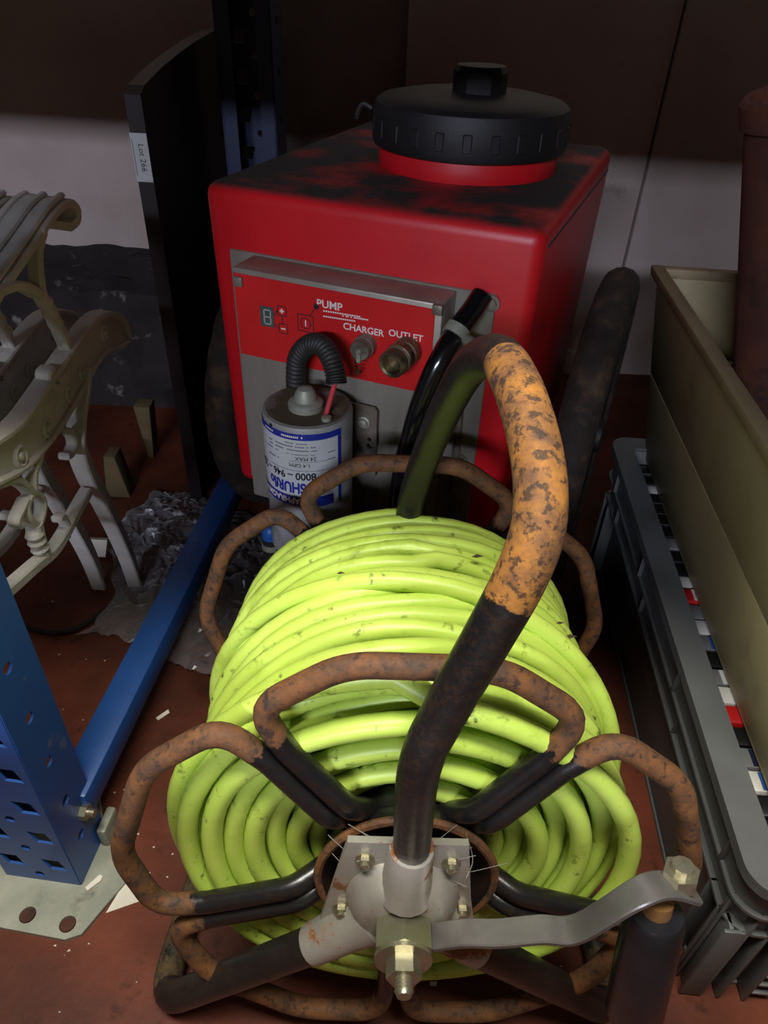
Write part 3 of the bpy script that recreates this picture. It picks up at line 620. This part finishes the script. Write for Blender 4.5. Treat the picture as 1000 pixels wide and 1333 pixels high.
# ================================================================== bench ends
def bench_end(name, dx, label):
    base = V((-.435+dx, .915, 0)); t = thing(name, base, label, 'bench end', 0, 'cast iron bench ends')
    def bp(px, py):                                # pixel -> leaning plane x = -.437 + .09 z
        d = ray(px, py); q = (-.437-(CC[0]-.09*CC[2]))/(d[0]-.09*d[2]); p = V(CC+q*d); return p+V((dx, 0, 0))
    UPN = (1, 0, -.09)
    def bar(nm, pts, wd, th, n=7, bev=.002, shift=0):
        m = MB(); m.sweep(catmull([bp(*p)+V((shift, 0, 0)) for p in pts], n), rect(wd, th, bev), up=UPN); return obj(nm, m, 'iron_white', t)
    bar('arm', [(-60, 470), (-30, 420), (3, 368), (40, 315), (66, 277), (84, 262), (96, 268), (97, 284), (88, 293)], .056, .010, shift=-.022)
    for o_ in (-.02, 0, .02):
        m = MB(); pts = [bp(*p)+V((o_-.022, 0, .006)) for p in ((-60, 470), (-30, 420), (3, 368), (40, 315), (66, 277), (84, 261))]; m.sweep(catmull(pts, 7), rect(.008, .006, .002), up=UPN); obj('arm_bead', m, 'iron_white', t)
    bar('arm_support', [(52, 300), (46, 325), (47, 355), (52, 385), (63, 402), (75, 428), (84, 450), (88, 468), (82, 486), (70, 496)], .014, .012)
    bar('arm_strut', [(-30, 395), (0, 375), (25, 372), (48, 383)], .018, .010)
    for p in ((58, 393), (65, 406), (72, 420), (79, 434)):
        c = bp(*p); m = MB(); m.lathe([(0, -.008), (.008, -.005), (.0095, 0), (.008, .005), (0, .008)], Matrix.Translation(c), 10); obj('rope_bead', m, 'iron_white', t)
    bar('scroll', [(82, 486), (72, 502), (62, 502), (57, 488), (62, 480)], .018, .009)
    # seat rail: web with upper and lower flange and round bosses
    up_ = [(-60, 606), (-20, 578), (20, 548), (60, 493), (95, 443), (118, 415), (138, 408), (155, 416), (164, 436)]
    lo_ = [(-60, 655), (-20, 632), (30, 604), (70, 556), (100, 506), (120, 472), (134, 456), (150, 452), (162, 444)]
    U = catmull([bp(*p) for p in up_], 7); Lw = catmull([bp(*p) for p in lo_], 7); m = MB(); n = len(U); w_ = V((.004, 0, 0)); vs = []; fs = []
    for a, b in zip(U, Lw): vs += [a-w_, a+w_, b+w_, b-w_]
    for i in range(n-1):
        for j in range(4): fs.append((i*4+j, i*4+(j+1) % 4, i*4+4+(j+1) % 4, i*4+4+j))
    fs += [(3, 2, 1, 0), tuple(4*(n-1)+j for j in range(4))]; m.add(vs, fs); web = obj('seat_rail', m, 'iron_white', t)
    bar('rail_flange', up_, .022, .008); bar('rail_flange', lo_, .020, .007)
    for p, r_ in (((20, 594), .014), (((55, 556)), .0125), ((84, 513), .011), ((100, 485), .008), ((130, 433), .012)):
        c = bp(*p); Mx = axes(c+V((.003, 0, 0)), (1, 0, 0)); m = MB(); m.lathe([(r_, 0), (r_, .003), (r_*.75, .005), (r_*.6, .002), (r_*.42, .002), (r_*.3, .006), (0, .007)], Mx, 18); obj('boss', m, 'iron_white', web)
    lg = [(108, 478), (105, 510), (100, 545), (100, 585), (112, 622), (130, 655), (150, 695), (166, 732), (178, 768)]
    bar('leg', lg, .024, .010); m = MB(); P_ = catmull([bp(*p)+V((-.004, .016, 0)) for p in lg], 7); m.sweep(P_, rect(.008, .034, .002), up=UPN); obj('leg_web', m, 'iron_white', t)
    bar('brace', [(112, 640), (96, 668), (82, 695), (66, 718), (42, 738), (8, 768), (-30, 800)], .016, .014)
    bar('scroll', [(76, 560), (88, 562), (94, 575), (90, 590), (83, 594)], .014, .009)
    bar('scroll', [(84, 700), (85, 684), (79, 672), (74, 676)], .014, .009)
    bar('scroll', [(48, 590), (40, 615), (39, 640), (30, 632), (14, 624), (-6, 630)], .016, .009)
    bar('scroll', [(40, 638), (52, 650), (52, 668), (46, 682), (36, 676), (31, 658), (38, 642)], .014, .008)
    bar('scroll', [(31, 650), (24, 664), (18, 678), (24, 684)], .014, .008); bar('scroll', [(44, 682), (48, 700), (56, 722)], .018, .012)
    for p in ((45, 696), (48, 705), (52, 714)):
        c = bp(*p); m = MB(); m.lathe([(0, -.008), (.009, -.005), (.011, 0), (.009, .005), (0, .008)], Matrix.Translation(c), 10); obj('rope_bead', m, 'iron_white', t)
    return t
bench_end('bench_end', 0.0, 'rusty white cast iron bench end standing next to the blue brace')
bench_end('bench_end', -.066, 'rusty white cast iron bench end tucked behind the other bench end')

# ================================================================== dark wooden panel and offcuts
PMx = Matrix.Translation((-.392, 1.18, 0)) @ Matrix.Rotation(math.radians(-3.5), 4, 'Z')
prof = [(0, .0), (0, .738), (.02, .748)]+[(.1*i, .748+.045*math.sin(min(1, i/5)*math.pi/2)) for i in range(1, 7)]+[(.66, .79), (.66, 0)]
vs = []; m = MB(); n = len(prof)
for sx in (-.0125, .0125): vs += [PMx @ V((sx, y, z)) for y, z in prof]
m.add(vs, [tuple(range(n)), tuple(range(2*n-1, n-1, -1))]+[(i, n+i, n+(i+1) % n, (i+1) % n) for i in range(n)])
hd = thing('headboard', PMx.translation, 'dark brown wooden panel with curved top standing behind the bench ends', 'board', math.radians(-3.5))
obj('board', m, 'dark_wood', hd, smooth=False)
m = MB(); m.box((-.0135, -.0015, .62), (.0125, -.0005, .688)); lb = obj('lot_label', m, 'label_white', hd, label='small white paper lot label', local=True)
vs, fs = text('Lot 266', .0125, 'CENTER'); m = MB(); m.add([(-.0005+y*1.0-.002, -.0019, .654-x) for x, y in vs], fs); obj('lettering', m, 'ink_black', lb, local=True, smooth=False)
m = MB(); m.box((-.0115, -.0018, .628), (-.0105, -.0016, .68)); obj('fine_print', m, 'ink_grey', lb, local=True)
for k_, (px, py, h, wd, lab_) in enumerate(((200, 590, .13, .035, 'pale tapered wood offcut leaning below the dark panel'), (158, 640, .10, .05, 'small wooden wedge block on the floor beside the white bench leg'))):
    b = at(px, py, z=0); b.y = min(b.y, 1.4); m = MB(); m.box((-wd/2, -.02, 0), (wd/2, .02, h), Matrix.Translation(b), bev=.002, taper=lambda c, h=h: V((c.x*(1-.55*(c.z/h)) if k_ else c.x*(.35+.65*c.z/h), c.y, c.z)))
    origin(obj('wood_offcut', m, 'offcut_wood', None, lab_, 'wood block'), b)
c = at(132, 722, z=0); m = MB(); m.prism([(-.012, 0), (.012, 0), (.018, .034), (-.018, .034)], .012, Matrix.Translation((c.x, c.y, .0)) @ Matrix.Rotation(math.pi/2.6, 4, 'X')); origin(obj('wedge_chip', m, 'paper', None, 'small pale wedge shaped chip on floor between bench legs', 'chip'), (c.x, c.y, 0))

# ================================================================== clear plastic film and cable on the floor
rf2 = random.Random(11); N1, N2 = 90, 80; vs = []; fs = []
for j in range(N2+1):
    for i in range(N1+1):
        u, v_ = i/N1, j/N2; x = -.50+.34*u+.03*math.sin(7*v_); y = .76+.40*v_+.04*math.sin(5*u+1)
        q = mnoise.noise(V((x*16, y*16, 1)))+.6*abs(mnoise.noise(V((x*38, y*38, 5))))+.6*mnoise.noise(V((x*90, y*90, 9)))
        ed = min(1, 5*min(u, 1-u, v_, 1-v_)); lim = .058
        z = .004+max(0, min(lim, (.020+.028*q)*ed)); vs.append((x+.014*mnoise.noise(V((x*30, y*30, 20))), y+.014*mnoise.noise(V((x*30, y*30, 30))), z+.005*rf2.random()))
for j in range(N2):
    for i in range(N1):
        a = j*(N1+1)+i; fs += [(a, a+1, a+N1+2), (a, a+N1+2, a+N1+1)]
m = MB(); m.add(vs, fs); origin(obj('plastic_film', m, 'plastic_film', None, 'crumpled clear plastic film lying on floor under the blue brace', 'plastic sheet', smooth=False), (-.33, .95, 0))
m = MB(); m.tube(catmull([tuple(at(px, py, z=.005)) for px, py in ((0, 790), (40, 818), (90, 822), (135, 795), (165, 768), (172, 740), (160, 700))], 8), .0045, 8); origin(obj('power_cable', m, 'rubber', None, 'thin black cable curving across floor below the bench ends', 'cable'), (-.5, .85, 0))

# ================================================================== grey crate, video cases, beige box
CY = math.radians(-3.6); CO = V((.340, .298, 0)); CW, CL, CH = .58, .775, .262
cr = thing('storage_crate', CO, 'grey plastic stacking crate with ribbed rim filled with video cases', 'crate', CY); CMx = PM[cr]
def cbox(nm, lo, hi, par=cr, bev=.002, mt='crate_grey', kind=None, **k): m = MB(); m.box(lo, hi, bev=bev, **k); return obj(nm, m, mt, par, local=True, kind=kind)
I = .030; T = .004
cbox('crate_floor', (I, I, .004), (CW-I, CL-I, .012))
wl = cbox('crate_side', (I, I, .004), (I+T, CL-I, CH-.002)); wr_ = cbox('crate_side', (CW-I-T, I, .004), (CW-I, CL-I, CH-.002))
wf = cbox('crate_side', (I, I, .004), (CW-I, I+T, CH-.002)); cbox('crate_side', (I, CL-I-T, .004), (CW-I, CL-I, CH-.002))
def ring(nm, z0, z1, out, inn, rad=.03):
    def rr(o_, r):
        x0, y0, x1, y1 = o_, o_, CW-o_, CL-o_; P = []
        for cx, cy, a0 in ((x1-r, y1-r, 0), (x0+r, y1-r, 90), (x0+r, y0+r, 180), (x1-r, y0+r, 270)):
            for k_ in range(7): a = math.radians(a0+15*k_); P.append((cx+r*math.cos(a), cy+r*math.sin(a)))
        return P
    vs, fs = holed(rr(out, rad), [rr(inn, max(.006, rad-(inn-out)))], z1-z0); m = MB(); m.add([p+V((0, 0, z0)) for p in vs], fs); return obj(nm, m, 'crate_grey', cr, local=True, angle=30)
rim = ring('rim', CH-.006, CH, 0, I+T); ring('rim_skirt', CH-.014, CH-.0055, .0, .003); l1 = ring('rim_ledge', CH-.062, CH-.058, .006, I); l2 = ring('rim_ledge', CH-.104, CH-.100, .010, I)

ring('base_band', .0, .006, .027, I+.01, .02); ring('rim_band', CH-.058, CH-.006, .010, .014); ring('rim_band', CH-.1, CH-.062, .016, .020)
for y in (.062, .27, .48, .69):
    cbox('rim_rib', (.004, y-.0015, CH-.058), (I, y+.0015, CH-.006), rim, .0005); cbox('rim_rib', (.010, y-.0315, CH-.1), (I, y-.0285, CH-.062), l1, .0005)
for x in (.055, .17, .285, .40): cbox('rim_rib', (x-.0015, .004, CH-.058), (x+.0015, I, CH-.006), rim, .0005)
for x, dp in ((.012, .028), (.032, .010), (.052, .010), (.080, .010), (CW-.06, .01), (CW-.03, .01)): cbox('corner_fin', (x-.0018, dp, .004), (x+.0018, I, CH-.058), wf, .0005)
for y in (.012, .035, .062, CL-.06, CL-.03): cbox('corner_fin', (.010, y-.0018, .004), (I, y+.0018, CH-.1), wl, .0005)
cbox('corner_fin', (.016, .014, .004), (.020, I, CH-.1), wl, .0005)
for k_ in range(7): cbox('corner_step', (.084, .012, .018+.022*k_), (.108, I, .022+.022*k_), wf, .0005)
cbox('sticker', (I-.001, .36, .085), (I, .41, .125), wl, 0, 'sticker')
# video cases standing in a row along the crate side
seq = 'black grey black black black white red grey white grey black grey white red black grey white black black black black'.split()
seq = ['black', 'black', 'black', 'white', 'grey', 'black', 'red', 'white', 'grey', 'black', 'grey', 'white', 'grey', 'red', 'white', 'black', 'black', 'grey', 'black', 'black', 'black', 'black', 'white', 'black', 'black']
labs = {3: 'large white video case with blue stripe in grey crate', 4: 'grey video case beside the white case with the blue stripe', 6: 'bright red video case with plain spine in grey crate', 7: 'white video case next to the bright red case', 8: 'grey video case with white stripe in grey crate', 10: 'grey video case with blue stripe in grey crate', 11: 'small white video case beside grey case with blue stripe', 12: 'grey video case between white and red cases in grey crate', 13: 'red video case with white stripe in grey crate', 14: 'white video case beside red case with white stripe', 17: 'plain grey video case among black cases in grey crate', 22: 'white video case among black cases near the tyre'}
labs.update({2: 'black video case beside the large white case with blue stripe', 5: 'black video case between grey case and bright red case', 9: 'black video case between the two striped grey cases', 15: 'black video case beside the white case next to red one', 16: 'black video case touching the plain grey case, red cases on its side', 18: 'black video case touching the plain grey case, on its tyre side', 21: 'black video case beside the lone white case, on its red case side', 23: 'black video case beside the lone white case, on its tyre side', 24: 'last black video case of the row, at the tyre end'})
stripe = {3: 'case_blue', 8: 'case_white', 10: 'case_blue', 13: 'case_white', 4: 'case_navy'}
y = I+T+.004; meshes = {}
for i, cn in enumerate(seq):
    th = .0265; z1 = .238+rnd.uniform(-.004, 0.0); x0 = I+T+.004+rnd.uniform(0, .003)
    M_ = CMx @ Matrix.Translation((x0, y, 0))
    lab_ = labs.get(i, 'black video case at the end of the row farthest from the tyre' if i < 2 else 'black video case with only black cases beside it in grey crate')
    t = thing('video_case', M_.translation+V((0, 0, .013)), lab_, 'video case', CY, 'video cases in the grey crate')
    m = MB(); m.box((0, 0, 0), (.105, th-.0015, z1-.013), bev=.003); obj('case_shell', m, 'case_'+cn, t, local=True)
    if i in stripe: m = MB(); m.box((.018, .002, z1-.0135), (.030, th-.0035, z1-.0125), bev=.0003, seg=1); obj('spine_stripe', m, stripe[i], t, local=True)
    y += th+.0012
# beige box on top of the cases: walls flare outwards to the lip
BO = CMx @ V((.004, .08, 0)); bz = .2385; BH = .318; BLn = .70; BWd = .44
bx = thing('beige_box', V((BO.x, BO.y, bz)), 'beige plastic open box stacked on the video cases', 'box', CY)
def btap(c): k_ = .056*(1-c.z/BH); return V((c.x+(k_ if c.x < BWd/2 else -k_), c.y+(.03*(1-c.z/BH) if c.y < BLn/2 else -.03*(1-c.z/BH)), c.z))
def bb(nm, lo, hi, mt='crate_beige', par=bx, bev=.002): m = MB(); m.box(lo, hi, bev=bev, taper=btap); return obj(nm, m, mt, par, local=True)
bb('base', (0, 0, 0), (BWd, BLn, .008))
bb('side_panel', (0, 0, .004), (.006, BLn, .152)); bb('side_panel', (.0004, 0, .1532), (.006, BLn, BH-.012))
bb('side_panel', (BWd-.006, 0, .004), (BWd, BLn, BH-.012)); bb('side_panel', (.003, 0, .004), (BWd-.003, .006, BH-.012)); bb('side_panel', (.003, BLn-.006, .004), (BWd-.003, BLn, BH-.012))
bb('lip', (-.008, -.008, BH-.016), (.012, BLn+.008, BH), 'crate_lip', bev=.003); bb('lip', (BWd-.012, -.008, BH-.016), (BWd+.008, BLn+.008, BH), 'crate_lip', bev=.003)
bb('lip', (-.006, -.008, BH-.015), (BWd+.006, .008, BH-.001), 'crate_lip'); bb('lip', (-.006, BLn-.008, BH-.015), (BWd+.006, BLn+.008, BH-.001), 'crate_lip')
BM = PM[bx]
for r_ in range(2):
    for i in range(17):
        x0 = .066+r_*.108; y0 = BLn-.045-.0262*(i+1); M_ = BM @ Matrix.Translation((x0, y0, .009))
        if y0 < .515: continue
        t = thing('video_case', M_.translation, 'black video case with %s spine label inside the beige box' % ('grey' if (i+r_) % 3 else 'white'), 'video case', CY, 'video cases inside the beige box')
        m = MB(); m.box((0, 0, 0), (.104, .025, .19), bev=.002, seg=1); obj('case_shell', m, 'case_black', t, local=True)
        m = MB(); m.box((.03, .006, .1896), (.085, .0165, .1906)); obj('spine_label', m, 'case_grey' if (i+r_) % 3 else 'case_white', t, local=True)
# rusty pipe standing in the beige box
pb = V((.567, .83, bz+.026)); ptop = V((.405, .83, .817))
Mp = axes(pb, ptop-pb); HP = (ptop-pb).length
m = MB(); m.lathe([(.048, .006), (.058, .004), (.058, .03), (.056, .035), (.056, HP-.03), (.061, HP-.026), (.062, HP-.004), (.058, HP), (.052, HP), (.050, HP-.02), (.048, .01)], Mp, 36)
pp = obj('rusty_pipe', m, 'rust_brown', None, 'rusty brown metal pipe standing upright in the beige box', 'pipe'); origin(pp, pb)

# ================================================================== litter on the floor
def scrap(pts, lab_, name='paper_scrap', z=.0005, mt='paper', cat='paper', grp=None):
    P = [at(px, py, z=z) for px, py in pts]; m = MB(); n = len(P); m.add([p+V((0, 0, 0)) for p in P]+[p+V((0, 0, .0012)) for p in P], [tuple(range(n)), tuple(range(2*n-1, n-1, -1))]+[(i, (i+1) % n, n+(i+1) % n, n+i) for i in range(n)])
    c = sum(P, V())/n; return origin(obj(name, m, mt, None, lab_, cat, grp), (c.x, c.y, z))
scrap([(138, 1189), (163, 1148), (185, 1136), (196, 1136), (197, 1156), (184, 1173)], 'torn white card piece lying beside the rack foot plate')
scrap([(111, 1156), (130, 1139), (134, 1141), (131, 1147), (114, 1160)], 'folded white paper strip on the foot plate by upright', z=.0065)
scrap([(137, 1083), (160, 1076), (160, 1080), (142, 1093), (138, 1090)], 'shredded white paper on the far edge of foot plate', z=.0065)
scrap([(203, 935), (219, 924), (221, 928), (206, 938)], 'thin white plastic strip on floor by the blue brace')
scrap([(560, 1278), (569, 1278), (568, 1284), (560, 1283)], 'tiny white chip on floor under the reel leg')
m = MB(); rl = random.Random(5)
for i in range(150):
    x = rl.uniform(-.75, .32); y = rl.uniform(.22, 1.0); s = rl.uniform(.0006, .0022); a = rl.random()*6
    P = [V((x+s*math.cos(a+k_*2.1)*(1+.6*(k_ == 0)), y+s*math.sin(a+k_*2.1), .0003)) for k_ in range(3)]; m.add(P+[V((x, y, .0003+s*.5))], [(0, 1, 3), (1, 2, 3), (2, 0, 3), (0, 2, 1)])
obj('floor_grit', m, 'paper', None, 'pale grit and dust crumbs scattered over the red floor', 'grit', kind='stuff')
